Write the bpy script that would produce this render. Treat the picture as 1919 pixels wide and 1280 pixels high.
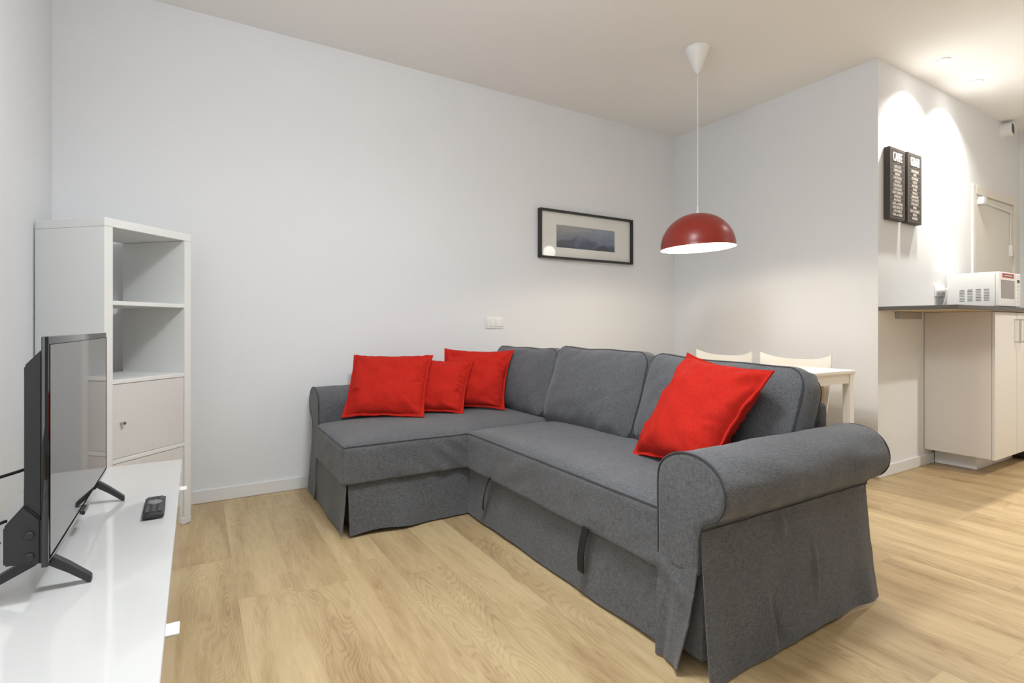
import bpy, bmesh, math, random
from mathutils import Vector, Matrix, noise
from math import sin, cos, pi, radians as R
for o in list(bpy.data.objects): bpy.data.objects.remove(o, do_unlink=True)
S = bpy.context.scene
COL = S.collection
random.seed(7)

# ---------------------------------------------------------------- camera
TH = 0.540
cd = bpy.data.cameras.new('camera'); cam = bpy.data.objects.new('camera', cd); COL.objects.link(cam)
cam.location = (0, 0, 1.0); cam.rotation_euler = (pi / 2, 0, -TH)
cd.sensor_fit = 'HORIZONTAL'; cd.sensor_width = 36; cd.lens = 990 / 1919 * 36
cd.shift_y = (612 - 640) / 1919; cd.clip_start = 0.02; cd.clip_end = 60
S.camera = cam
S.view_settings.view_transform = 'Standard'; S.view_settings.look = 'None'
S.view_settings.exposure = 0.55; S.view_settings.gamma = 1; S.view_settings.use_curve_mapping = False
W = bpy.data.worlds.new('world'); S.world = W; W.use_nodes = True
W.node_tree.nodes['Background'].inputs[0].default_value = (.8, .88, 1, 1)
W.node_tree.nodes['Background'].inputs[1].default_value = 0.6

# ---------------------------------------------------------------- lights
H = 2.776
def area(name, loc, rot, sx, sy, power, col):
    l = bpy.data.lights.new(name, 'AREA'); l.shape = 'RECTANGLE'; l.size = sx; l.size_y = sy
    l.energy = power; l.color = col
    o = bpy.data.objects.new(name, l); COL.objects.link(o); o.location = loc; o.rotation_euler = rot
    return o
def spot(name, loc, power, col, angle=110, blend=.6, rad=.03, rot=(0, 0, 0)):
    l = bpy.data.lights.new(name, 'SPOT'); l.energy = power; l.color = col; l.spot_size = R(angle)
    l.spot_blend = blend; l.shadow_soft_size = rad
    o = bpy.data.objects.new(name, l); COL.objects.link(o); o.location = loc; o.rotation_euler = rot
    return o
def point(name, loc, power, col, rad=.04):
    l = bpy.data.lights.new(name, 'POINT'); l.energy = power; l.color = col; l.shadow_soft_size = rad
    o = bpy.data.objects.new(name, l); COL.objects.link(o); o.location = loc
    return o
COOL = (.90, .95, 1.0); WARM = (1, .86, .68); NEU = (.905, .955, 1)
area('left_side_fill', (-.58, 0.1, 1.45), (R(90), 0, R(-90)), 1.4, 1.5, 9, COOL)  # added cool fill out of view, brightens the sofa fronts; no window here
spot('ceiling_lamp_light', (0.80, 1.2, 2.74), 82, NEU, 165, .7, .16)
point('upper_wall_fill', (0.55, 1.2, 2.5), 29, NEU, .22)  # added fill hung below the ceiling, lifts the upper walls and ceiling
spot('kitchen_downlight_light', (4.277, 1.545, 2.755), 72, (1, .97, .91), 125, .9, .03)
spot('kitchen_downlight_light', (4.852, 1.558, 2.755), 72, (1, .97, .91), 125, .9, .03)
spot('kitchen_ceiling_light', (4.9, -0.1, 2.74), 90, (1, .97, .92), 115, .6, .05)
point('kitchen_fill', (4.9, -.1, 2.2), 9, (1, .96, .90), .1)  # added fill in mid air to brighten the kitchen, no fixture here

# ---------------------------------------------------------------- helpers
def tag(o, label=None, cat=None, group=None, kind=None):
    if label: o['label'] = label
    if cat: o['category'] = cat
    if group: o['group'] = group
    if kind: o['kind'] = kind
    return o
def thing(name, label, cat, loc=(0, 0, 0), rz=0, group=None):
    o = bpy.data.objects.new(name, None); COL.objects.link(o); o.location = loc; o.rotation_euler = (0, 0, rz)
    o.empty_display_size = .1
    return tag(o, label, cat, group)
def finish(name, bm, m, parent=None, smooth=True, ang=35, off=None, label=None):
    if off is not None: bmesh.ops.translate(bm, verts=bm.verts, vec=-Vector(off))
    bmesh.ops.recalc_face_normals(bm, faces=bm.faces)
    me = bpy.data.meshes.new(name); bm.to_mesh(me); bm.free()
    me.materials.append(m)
    if smooth:
        for p in me.polygons: p.use_smooth = True
        me.set_sharp_from_angle(angle=R(ang))
    o = bpy.data.objects.new(name, me); COL.objects.link(o)
    if parent: o.parent = parent
    if label: o['label'] = label
    return o
def BM(): return bmesh.new()
def box(bm, x0, x1, y0, y1, z0, z1, bev=0, seg=2, M=None):
    r = bmesh.ops.create_cube(bm, size=1)
    vs = r['verts']
    for v in vs: v.co = Vector(((x0 + x1) / 2 + v.co.x * (x1 - x0), (y0 + y1) / 2 + v.co.y * (y1 - y0), (z0 + z1) / 2 + v.co.z * (z1 - z0)))
    if bev:
        es = list({e for v in vs for e in v.link_edges})
        r = bmesh.ops.bevel(bm, geom=es, offset=bev, segments=seg, affect='EDGES', profile=.5)
        vs = list({v for f in r['faces'] for v in f.verts} | {v for v in vs if v.is_valid})
    if M: bmesh.ops.transform(bm, matrix=M, verts=vs)
    return vs
def tube(bm, pts, r, n=8, closed=False, caps=True, rads=None):
    pts = [Vector(p) for p in pts]; rings = []; N = len(pts); up = None
    for i, p in enumerate(pts):
        a = pts[(i - 1) % N] if (closed or i > 0) else p
        b = pts[(i + 1) % N] if (closed or i < N - 1) else p
        t = (b - a).normalized()
        if up is None:
            up = Vector((0, 0, 1)) if abs(t.z) < .9 else Vector((1, 0, 0))
        u = (up - t * up.dot(t)).normalized(); w = t.cross(u); up = u
        rr = rads[i] if rads else r
        rings.append([bm.verts.new(p + (u * cos(2 * pi * k / n) + w * sin(2 * pi * k / n)) * rr) for k in range(n)])
    for i in range(N if closed else N - 1):
        A, B = rings[i], rings[(i + 1) % N]
        for k in range(n): bm.faces.new((A[k], A[(k + 1) % n], B[(k + 1) % n], B[k]))
    if not closed and caps:
        bm.faces.new(rings[0][::-1]); bm.faces.new(rings[-1])
def lathe(bm, prof, n=48, c=(0, 0, 0), M=None, closed_prof=False):
    rings = []
    for r, z in prof:
        if r < 1e-6: ring = [bm.verts.new((0, 0, z))]
        else: ring = [bm.verts.new((r * cos(2 * pi * k / n), r * sin(2 * pi * k / n), z)) for k in range(n)]
        rings.append(ring)
    vs = [v for g in rings for v in g]
    for A, B in zip(rings, rings[1:]):
        for k in range(n):
            a, b = A[k % len(A)], A[(k + 1) % len(A)]; c2, d = B[(k + 1) % len(B)], B[k % len(B)]
            f = [a]
            for q in (b, c2, d):
                if q not in f: f.append(q)
            if len(f) > 2: bm.faces.new(f)
    MM = Matrix.Translation(c) @ (M or Matrix())
    bmesh.ops.transform(bm, matrix=MM, verts=vs)
def catmull(P, sub=6, closed=False):
    P = [Vector(p) for p in P]; out = []; N = len(P)
    rng = range(N) if closed else range(N - 1)
    for i in rng:
        p0 = P[(i - 1) % N] if closed or i > 0 else P[0]
        p1 = P[i]; p2 = P[(i + 1) % N]
        p3 = P[(i + 2) % N] if closed or i < N - 2 else P[-1]
        for k in range(sub):
            t = k / sub
            out.append(.5 * ((2 * p1) + (-p0 + p2) * t + (2 * p0 - 5 * p1 + 4 * p2 - p3) * t * t + (-p0 + 3 * p1 - 3 * p2 + p3) * t ** 3))
    if not closed: out.append(P[-1])
    return out
def nz(x, y, z, s=0): return noise.noise(Vector((x + s * 13.7, y + s * 7.3, z - s * 3.1)))
def axis_coords(h, r, n):
    c = [-h, -h + r * .12, -h + r * .3, -h + r * .6, -h + r]
    inner = [(-h + r) + (2 * h - 2 * r) * k / n for k in range(1, n)]
    return c + inner + [-v for v in reversed(c)]
def boxgrid(bm, cx, cy, cz, fn):
    """closed box surface sampled at the coordinates cx, cy, cz and mapped by fn(Vector)->Vector"""
    cache = {}
    def V(i, j, k):
        key = (i, j, k)
        if key not in cache: cache[key] = bm.verts.new(fn(Vector((cx[i], cy[j], cz[k]))))
        return cache[key]
    nx, ny, nzz = len(cx) - 1, len(cy) - 1, len(cz) - 1
    for i in range(nx):
        for j in range(ny):
            for k in (0, nzz): bm.faces.new((V(i, j, k), V(i + 1, j, k), V(i + 1, j + 1, k), V(i, j + 1, k)))
    for i in range(nx):
        for k in range(nzz):
            for j in (0, ny): bm.faces.new((V(i, j, k), V(i + 1, j, k), V(i + 1, j, k + 1), V(i, j, k + 1)))
    for j in range(ny):
        for k in range(nzz):
            for i in (0, nx): bm.faces.new((V(i, j, k), V(i, j + 1, k), V(i, j + 1, k + 1), V(i, j, k + 1)))
def sheet(bm, fn, nu, nv, th=.004):
    """cloth sheet with real thickness: fn(u,v) -> Vector"""
    P = [[fn(i / nu, j / nv) for j in range(nv + 1)] for i in range(nu + 1)]
    Nn = [[None] * (nv + 1) for _ in range(nu + 1)]
    for i in range(nu + 1):
        for j in range(nv + 1):
            a = P[min(i + 1, nu)][j] - P[max(i - 1, 0)][j]; b = P[i][min(j + 1, nv)] - P[i][max(j - 1, 0)]
            Nn[i][j] = a.cross(b).normalized()
    A = [[bm.verts.new(P[i][j]) for j in range(nv + 1)] for i in range(nu + 1)]
    B = [[bm.verts.new(P[i][j] + Nn[i][j] * th) for j in range(nv + 1)] for i in range(nu + 1)]
    for i in range(nu):
        for j in range(nv):
            bm.faces.new((A[i][j], A[i + 1][j], A[i + 1][j + 1], A[i][j + 1]))
            bm.faces.new((B[i][j], B[i][j + 1], B[i + 1][j + 1], B[i + 1][j]))
    for i in range(nu):
        bm.faces.new((A[i][0], B[i][0], B[i + 1][0], A[i + 1][0])); bm.faces.new((A[i][nv], A[i + 1][nv], B[i + 1][nv], B[i][nv]))
    for j in range(nv):
        bm.faces.new((A[0][j], A[0][j + 1], B[0][j + 1], B[0][j])); bm.faces.new((A[nu][j], B[nu][j], B[nu][j + 1], A[nu][j + 1]))

# ---------------------------------------------------------------- materials
def mat(name, col=(.8, .8, .8), rough=.5, metal=0, coat=0, bump=0, bscale=200, emis=None, estr=0, spec=.5, var=0, vscale=3):
    m = bpy.data.materials.new(name); m.use_nodes = True; nt = m.node_tree; b = nt.nodes['Principled BSDF']
    b.inputs['Base Color'].default_value = (*col, 1); b.inputs['Roughness'].default_value = rough
    b.inputs['Metallic'].default_value = metal; b.inputs['Coat Weight'].default_value = coat
    b.inputs['Coat Roughness'].default_value = .05; b.inputs['Specular IOR Level'].default_value = spec
    if emis: b.inputs['Emission Color'].default_value = (*emis, 1); b.inputs['Emission Strength'].default_value = estr
    if bump or var:
        tc = nt.nodes.new('ShaderNodeTexCoord')
        n = nt.nodes.new('ShaderNodeTexNoise'); n.inputs['Scale'].default_value = bscale; n.inputs['Detail'].default_value = 3
        nt.links.new(tc.outputs['Object'], n.inputs['Vector'])
        if bump:
            bp = nt.nodes.new('ShaderNodeBump'); bp.inputs['Strength'].default_value = bump; bp.inputs['Distance'].default_value = .001
            nt.links.new(n.outputs['Fac'], bp.inputs['Height']); nt.links.new(bp.outputs[0], b.inputs['Normal'])
        if var:
            n2 = nt.nodes.new('ShaderNodeTexNoise'); n2.inputs['Scale'].default_value = vscale
            nt.links.new(tc.outputs['Object'], n2.inputs['Vector'])
            mx = nt.nodes.new('ShaderNodeMix'); mx.data_type = 'RGBA'
            mx.inputs['A'].default_value = (*[c * (1 - var) for c in col], 1); mx.inputs['B'].default_value = (*[min(1, c * (1 + var)) for c in col], 1)
            nt.links.new(n2.outputs['Fac'], mx.inputs['Factor']); nt.links.new(mx.outputs['Result'], b.inputs['Base Color'])
    return m
def fabric(name, dark, light, thread=520, strength=.35, sheen=.2, mott=.35):
    m = bpy.data.materials.new(name); m.use_nodes = True; nt = m.node_tree; N = nt.nodes; L = nt.links; b = N['Principled BSDF']
    tc = N.new('ShaderNodeTexCoord'); outs = []
    for sc in ((thread, thread, thread * .10), (thread, thread * .10, thread), (thread * .10, thread, thread)):
        mp = N.new('ShaderNodeMapping'); mp.inputs['Scale'].default_value = sc
        n = N.new('ShaderNodeTexNoise'); n.inputs['Scale'].default_value = 1; n.inputs['Detail'].default_value = 2
        L.new(tc.outputs['Object'], mp.inputs['Vector']); L.new(mp.outputs[0], n.inputs['Vector']); outs.append(n.outputs['Fac'])
    a = N.new('ShaderNodeMath'); a.operation = 'ADD'; L.new(outs[0], a.inputs[0]); L.new(outs[1], a.inputs[1])
    c = N.new('ShaderNodeMath'); c.operation = 'ADD'; L.new(a.outputs[0], c.inputs[0]); L.new(outs[2], c.inputs[1])
    big = N.new('ShaderNodeTexNoise'); big.inputs['Scale'].default_value = 6; big.inputs['Detail'].default_value = 5
    L.new(tc.outputs['Object'], big.inputs['Vector'])
    mr = N.new('ShaderNodeMapRange'); mr.inputs['From Min'].default_value = 1.12; mr.inputs['From Max'].default_value = 1.88
    L.new(c.outputs[0], mr.inputs['Value'])
    ad = N.new('ShaderNodeMath'); ad.operation = 'MULTIPLY_ADD'; ad.inputs[1].default_value = mott; ad.inputs[2].default_value = -mott / 2
    L.new(big.outputs['Fac'], ad.inputs[0])
    s = N.new('ShaderNodeMath'); s.operation = 'ADD'; s.use_clamp = True; L.new(mr.outputs[0], s.inputs[0]); L.new(ad.outputs[0], s.inputs[1])
    mx = N.new('ShaderNodeMix'); mx.data_type = 'RGBA'; mx.inputs['A'].default_value = (*dark, 1); mx.inputs['B'].default_value = (*light, 1)
    L.new(s.outputs[0], mx.inputs['Factor']); L.new(mx.outputs['Result'], b.inputs['Base Color'])
    bp = N.new('ShaderNodeBump'); bp.inputs['Strength'].default_value = strength; bp.inputs['Distance'].default_value = .0012
    L.new(c.outputs[0], bp.inputs['Height'])
    cr = N.new('ShaderNodeTexNoise'); cr.inputs['Scale'].default_value = 14; cr.inputs['Detail'].default_value = 2; cr.inputs['Distortion'].default_value = .8
    L.new(tc.outputs['Object'], cr.inputs['Vector'])
    bp2 = N.new('ShaderNodeBump'); bp2.inputs['Strength'].default_value = .10; bp2.inputs['Distance'].default_value = .008
    L.new(cr.outputs['Fac'], bp2.inputs['Height']); L.new(bp.outputs[0], bp2.inputs['Normal']); L.new(bp2.outputs[0], b.inputs['Normal'])
    b.inputs['Roughness'].default_value = .92; b.inputs['Sheen Weight'].default_value = sheen; b.inputs['Sheen Roughness'].default_value = .5
    b.inputs['Specular IOR Level'].default_value = .2
    return m
def oak_floor():
    m = bpy.data.materials.new('oak_laminate'); m.use_nodes = True; nt = m.node_tree; N = nt.nodes; L = nt.links; b = N['Principled BSDF']
    def math_(op, a, bb=None, cc=None):
        n = N.new('ShaderNodeMath'); n.operation = op
        for i, v in enumerate((a, bb, cc)):
            if v is None: continue
            if isinstance(v, (int, float)): n.inputs[i].default_value = v
            else: L.new(v, n.inputs[i])
        return n.outputs[0]
    g = N.new('ShaderNodeNewGeometry'); sp = N.new('ShaderNodeSeparateXYZ'); L.new(g.outputs['Position'], sp.inputs[0])
    px = math_('MULTIPLY_ADD', sp.outputs['X'], 1 / .192, 20.3); row = math_('FLOOR', px); fx = math_('FRACT', px)
    wn = N.new('ShaderNodeTexWhiteNoise'); wn.noise_dimensions = '1D'; L.new(row, wn.inputs['W'])
    py = math_('ADD', math_('MULTIPLY_ADD', sp.outputs['Y'], 1 / 1.29, 10), wn.outputs['Value']); col = math_('FLOOR', py); fy = math_('FRACT', py)
    cb = N.new('ShaderNodeCombineXYZ'); L.new(row, cb.inputs[0]); L.new(col, cb.inputs[1])
    w2 = N.new('ShaderNodeTexWhiteNoise'); w2.noise_dimensions = '2D'; L.new(cb.outputs[0], w2.inputs['Vector'])
    # per-plank shifted coordinates
    gx = math_('ADD', sp.outputs['X'], math_('MULTIPLY', w2.outputs['Value'], 17.0))
    gy = math_('ADD', sp.outputs['Y'], math_('MULTIPLY', w2.outputs['Value'], 31.0))
    def field(sx, sy, det, dist, rough=.5, dy=0.0):
        c = N.new('ShaderNodeCombineXYZ'); L.new(math_('MULTIPLY', gx, sx), c.inputs[0]); L.new(math_('MULTIPLY', gy, sy), c.inputs[1]); c.inputs[2].default_value = dy
        n = N.new('ShaderNodeTexNoise'); n.inputs['Scale'].default_value = 1; n.inputs['Detail'].default_value = det
        n.inputs['Distortion'].default_value = dist; n.inputs['Roughness'].default_value = rough; L.new(c.outputs[0], n.inputs['Vector']); return n
    n1 = field(8.0, .9, 3, .4); n2 = field(230.0, 11.0, 2, 0); n3 = field(6.0, 1.0, 2, .3, .45, 5.0); n5 = field(3.0, .8, 1, 0, .5, 9.0); n6 = field(40.0, 5.0, 3, .6, .5, 2.0)
    # knots
    c4 = N.new('ShaderNodeCombineXYZ'); L.new(math_('MULTIPLY', gx, 3.6), c4.inputs[0]); L.new(math_('MULTIPLY', gy, 1.5), c4.inputs[1])
    vo = N.new('ShaderNodeTexVoronoi'); vo.inputs['Scale'].default_value = 1.0; L.new(c4.outputs[0], vo.inputs['Vector'])
    kd = N.new('ShaderNodeMapRange'); kd.interpolation_type = 'SMOOTHSTEP'; kd.inputs['From Min'].default_value = 0; kd.inputs['From Max'].default_value = .38; kd.inputs['To Min'].default_value = 1; kd.inputs['To Max'].default_value = 0
    L.new(vo.outputs['Distance'], kd.inputs['Value'])
    kn = N.new('ShaderNodeMapRange'); kn.interpolation_type = 'SMOOTHSTEP'; kn.inputs['From Min'].default_value = .0; kn.inputs['From Max'].default_value = .13; kn.inputs['To Min'].default_value = 1; kn.inputs['To Max'].default_value = 0
    L.new(math_('ADD', vo.outputs['Distance'], math_('MULTIPLY', math_('SUBTRACT', n6.outputs['Fac'], .5), .12)), kn.inputs['Value'])
    # cathedral grain: contour lines of a stretched field that bends round the knots
    fld = math_('ADD', n3.outputs['Fac'], math_('MULTIPLY', kd.outputs[0], .13))
    tri = math_('ABSOLUTE', math_('SUBTRACT', math_('FRACT', math_('MULTIPLY_ADD', fld, 42.0, math_('MULTIPLY', n6.outputs['Fac'], .7))), .5))
    line = N.new('ShaderNodeMapRange'); line.interpolation_type = 'SMOOTHSTEP'; line.inputs['From Min'].default_value = .0; line.inputs['From Max'].default_value = .34; line.inputs['To Min'].default_value = 1; line.inputs['To Max'].default_value = 0
    L.new(tri, line.inputs['Value'])
    lm = N.new('ShaderNodeMapRange'); lm.inputs['From Min'].default_value = .40; lm.inputs['From Max'].default_value = .62; L.new(n5.outputs['Fac'], lm.inputs['Value'])
    f = math_('MULTIPLY_ADD', math_('SUBTRACT', n1.outputs['Fac'], .5), 1.15, .60)
    f = math_('MULTIPLY_ADD', math_('SUBTRACT', n6.outputs['Fac'], .5), .55, f)
    f = math_('MULTIPLY_ADD', math_('SUBTRACT', n2.outputs['Fac'], .5), .42, f)
    f = math_('MULTIPLY_ADD', math_('MULTIPLY', line.outputs[0], math_('MULTIPLY_ADD', lm.outputs[0], .8, .2)), -.17, f)
    f = math_('MULTIPLY_ADD', math_('SUBTRACT', w2.outputs['Value'], .5), .08, f)
    f = math_('MULTIPLY_ADD', kn.outputs[0], -.40, f)
    cr = N.new('ShaderNodeValToRGB'); L.new(f, cr.inputs[0]); e = cr.color_ramp.elements
    e[0].position = 0; e[0].color = (.27, .165, .075, 1); e[1].position = 1; e[1].color = (.68, .52, .30, 1)
    x = cr.color_ramp.elements.new(.42); x.color = (.46, .325, .17, 1); x = cr.color_ramp.elements.new(.68); x.color = (.57, .425, .232, 1)
    # seams
    ex = math_('MINIMUM', fx, math_('SUBTRACT', 1.0, fx)); ey = math_('MINIMUM', fy, math_('SUBTRACT', 1.0, fy))
    sm = math_('MAXIMUM', math_('LESS_THAN', ex, .006), math_('LESS_THAN', ey, .0010))
    mx = N.new('ShaderNodeMix'); mx.data_type = 'RGBA'; L.new(math_('MULTIPLY', sm, .15), mx.inputs['Factor']); L.new(cr.outputs[0], mx.inputs['A']); mx.inputs['B'].default_value = (.22, .14, .07, 1)
    L.new(mx.outputs['Result'], b.inputs['Base Color'])
    b.inputs['Roughness'].default_value = .42; b.inputs['Specular IOR Level'].default_value = .4
    bp = N.new('ShaderNodeBump'); bp.inputs['Strength'].default_value = .12; bp.inputs['Distance'].default_value = .001
    L.new(math_('MULTIPLY_ADD', sm, -1.0, n2.outputs['Fac']), bp.inputs['Height']); L.new(bp.outputs[0], b.inputs['Normal'])
    return m
M = {}
M['wall'] = mat('wall_paint', (.82, .83, .845), .85, bump=.06, bscale=260, spec=.2)
M['ceil'] = mat('ceiling_paint', (.93, .92, .90), .9, bump=.05, bscale=240, spec=.1)
M['base'] = mat('baseboard_white', (.82, .82, .82), .4)
M['floor'] = oak_floor()
M['lacquer'] = mat('white_foil', (.86, .865, .845), .35, bump=.02, bscale=300)
M['foil2'] = mat('warm_white_door', (.77, .75, .725), .4)
M['gloss'] = mat('white_high_gloss', (.66, .66, .648), .07, coat=.6)
M['handle'] = mat('white_handle', (.9, .9, .9), .25)
M['sofa'] = fabric('charcoal_linen_weave', (.060, .062, .067), (.175, .18, .192))
M['pipe'] = fabric('charcoal_piping', (.028, .029, .033), (.075, .078, .084))
M['red'] = fabric('red_cotton', (.40, .011, .006), (.60, .026, .014), thread=480, strength=.3, sheen=.0, mott=.12)
M['strap'] = mat('black_webbing', (.012, .012, .013), .7, bump=.3, bscale=600)
M['black'] = mat('matte_black_plastic', (.028, .029, .031), .5, bump=.05, bscale=500)
M['piano'] = mat('piano_black_bezel', (.006, .006, .007), .06, coat=.5)
M['gap'] = mat('matte_black_gap', (.004, .004, .004), .8, spec=.03)
M['screen'] = mat('tv_glass', (.006, .006, .008), .03, coat=.3)
M['metalg'] = mat('brushed_steel', (.55, .54, .52), .35, metal=1)
M['frame'] = mat('black_wood_frame', (.014, .014, .013), .35)
M['mat'] = mat('passe_partout', (.80, .79, .75), .8)
M['lampred'] = mat('red_enamel', (.27, .024, .014), .32, spec=.5)
M['lampin'] = mat('white_enamel_inside', (.95, .92, .88), .5)
M['plast'] = mat('white_plastic', (.84, .84, .82), .35)
M['bulb'] = mat('bulb_glow', (1, 1, 1), .4, emis=(1, .88, .72), estr=25)
M['dl'] = mat('downlight_glow', (1, 1, 1), .4, emis=(1, .96, .90), estr=24)
M['top'] = mat('dark_worktop_laminate', (.085, .078, .072), .45, var=.15, vscale=40)
M['under'] = mat('worktop_chipboard_underside', (.50, .40, .28), .8, var=.1, vscale=60)
M['kitch'] = mat('cream_cabinet_foil', (.76, .73, .68), .35)
M['kside'] = mat('cabinet_side_foil', (.72, .67, .62), .5)
M['chair'] = mat('white_chair_shell', (.86, .84, .78), .4)
M['birch'] = mat('birch_wood', (.62, .42, .22), .45, var=.15, vscale=12)
M['door'] = mat('cream_door_paint', (.80, .77, .70), .45)
M['dark'] = mat('dark_cavity', (.02, .018, .016), .9)
M['vent'] = mat('microwave_vent_grey', (.10, .10, .10), .7)
M['mwin'] = mat('microwave_window', (.26, .24, .22), .15, coat=.3)
M['sign'] = mat('charcoal_sign_board', (.055, .046, .040), .6, var=.2, vscale=30)
M['signtxt'] = mat('off_white_lettering', (.80, .76, .70), .7)
M['signhdr'] = mat('white_header_lettering', (.95, .94, .92), .6)
M['signline'] = mat('grey_rule_lines', (.33, .29, .26), .7)
M['stred'] = mat('sticker_red', (.60, .08, .06), .4)
M['glass'] = None
def glass_mat():
    m = bpy.data.materials.new('picture_glass'); m.use_nodes = True; nt = m.node_tree; N = nt.nodes; L = nt.links
    N.remove(N['Principled BSDF']); tr = N.new('ShaderNodeBsdfTransparent'); gl = N.new('ShaderNodeBsdfGlossy'); gl.inputs['Roughness'].default_value = .02
    fr = N.new('ShaderNodeFresnel'); fr.inputs['IOR'].default_value = 1.45; mx = N.new('ShaderNodeMixShader')
    g = N.new('ShaderNodeNewGeometry'); q = N.new('ShaderNodeMath'); q.operation = 'SUBTRACT'; q.inputs[0].default_value = .5; q.use_clamp = True; L.new(g.outputs['Backfacing'], q.inputs[1])
    q2 = N.new('ShaderNodeMath'); q2.operation = 'MULTIPLY'; L.new(q.outputs[0], q2.inputs[0]); L.new(fr.outputs[0], q2.inputs[1])
    L.new(q2.outputs[0], mx.inputs[0]); L.new(tr.outputs[0], mx.inputs[1]); L.new(gl.outputs[0], mx.inputs[2]); L.new(mx.outputs[0], N['Material Output'].inputs[0])
    return m
M['glass'] = glass_mat()
def print_mat():
    m = bpy.data.materials.new('stormy_lake_print'); m.use_nodes = True; nt = m.node_tree; N = nt.nodes; L = nt.links; b = N['Principled BSDF']
    tc = N.new('ShaderNodeTexCoord'); sp = N.new('ShaderNodeSeparateXYZ'); L.new(tc.outputs['Generated'], sp.inputs[0])
    mp = N.new('ShaderNodeMapping'); mp.inputs['Scale'].default_value = (3.2, 1, 2.2); L.new(tc.outputs['Generated'], mp.inputs[0])
    n = N.new('ShaderNodeTexNoise'); n.inputs['Scale'].default_value = 1.5; n.inputs['Detail'].default_value = 6; n.inputs['Distortion'].default_value = .5
    L.new(mp.outputs[0], n.inputs['Vector'])
    ramp = N.new('ShaderNodeValToRGB'); e = ramp.color_ramp.elements
    e[0].position = 0; e[0].color = (.085, .095, .105, 1); e[1].position = 1; e[1].color = (.38, .36, .345, 1)
    x = ramp.color_ramp.elements.new(.30); x.color = (.11, .125, .16, 1)
    x = ramp.color_ramp.elements.new(.45); x.color = (.23, .245, .25, 1); x = ramp.color_ramp.elements.new(.72); x.color = (.29, .30, .30, 1)
    a = N.new('ShaderNodeMath'); a.operation = 'MULTIPLY_ADD'; L.new(n.outputs['Fac'], a.inputs[0]); a.inputs[1].default_value = .95
    c = N.new('ShaderNodeMath'); c.operation = 'ADD'; L.new(sp.outputs['Z'], c.inputs[0]); c.inputs[1].default_value = -.45; L.new(c.outputs[0], a.inputs[2])
    L.new(a.outputs[0], ramp.inputs[0])
    # bluish towards the right
    mx = N.new('ShaderNodeMix'); mx.data_type = 'RGBA'; mx.blend_type = 'MULTIPLY'; L.new(sp.outputs['X'], mx.inputs['Factor']); L.new(ramp.outputs[0], mx.inputs['A']); mx.inputs['B'].default_value = (.80, .92, 1.25, 1)
    # headland bottom right
    hx = N.new('ShaderNodeMath'); hx.operation = 'SUBTRACT'; L.new(sp.outputs['X'], hx.inputs[0]); hx.inputs[1].default_value = .78
    h2 = N.new('ShaderNodeMath'); h2.operation = 'MULTIPLY'; L.new(hx.outputs[0], h2.inputs[0]); L.new(hx.outputs[0], h2.inputs[1])
    h3 = N.new('ShaderNodeMath'); h3.operation = 'MULTIPLY_ADD'; L.new(h2.outputs[0], h3.inputs[0]); h3.inputs[1].default_value = -9; h3.inputs[2].default_value = .20
    h5 = N.new('ShaderNodeMath'); h5.operation = 'MULTIPLY_ADD'; L.new(n.outputs['Fac'], h5.inputs[0]); h5.inputs[1].default_value = .1; L.new(h3.outputs[0], h5.inputs[2])
    h4 = N.new('ShaderNodeMath'); h4.operation = 'LESS_THAN'; L.new(sp.outputs['Z'], h4.inputs[0]); L.new(h5.outputs[0], h4.inputs[1])
    m2 = N.new('ShaderNodeMix'); m2.data_type = 'RGBA'; L.new(h4.outputs[0], m2.inputs['Factor']); L.new(mx.outputs['Result'], m2.inputs['A']); m2.inputs['B'].default_value = (.09, .085, .09, 1)
    L.new(m2.outputs['Result'], b.inputs['Base Color']); b.inputs['Roughness'].default_value = .5
    return m
M['print'] = print_mat()

# ---------------------------------------------------------------- the setting
XD, YA, XB, YC, XE, YBK = -.62, 3.473, 3.867, 1.75, 6.45, -2.7
def struct(name, x0, x1, y0, y1, z0, z1, m):
    bm = BM(); box(bm, x0, x1, y0, y1, z0, z1); o = finish(name, bm, m, smooth=False); o['kind'] = 'structure'; return o
struct('floor', XD - .15, XE + .15, YBK - .15, YA + .15, -.1, 0, M['floor'])
struct('ceiling', XD - .15, XE + .15, YBK - .15, YA + .15, H, H + .1, M['ceil'])
struct('wall_back', XD - .15, XB, YA, YA + .15, 0, H, M['wall'])
struct('wall_left', XD - .15, XD, YBK, YA, 0, H, M['wall'])
struct('wall_right', XB, XB + .15, YC + .15, YA + .15, 0, H, M['wall'])
struct('wall_kitchen', XB, 5.40, YC, YC + .15, 0, H, M['wall'])
struct('wall_over_door', 5.40, 6.30, YC, YC + .15, 2.11, H, M['wall'])
struct('wall_beside_door', 6.30, XE, YC, YC + .15, 0, H, M['wall'])
struct('wall_far_right', XE, XE + .15, YBK, YC + .15, 0, H, M['wall'])
struct('wall_front', XD - .15, XE + .15, YBK - .15, YBK, 0, H, M['wall'])
def baseboard(name, x0, x1, y0, y1):
    bm = BM(); box(bm, x0, x1, y0, y1, .001, .074, .002, 1); o = finish(name, bm, M['base'], smooth=False); o['kind'] = 'structure'
baseboard('baseboard_back', XD, XB, YA - .014, YA)
baseboard('baseboard_left', XD, XD + .014, YBK, YA - .014)
baseboard('baseboard_right', XB - .014, XB, YC - .014, YA - .014)
baseboard('baseboard_kitchen', XB, 4.66, YC - .014, YC)
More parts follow.
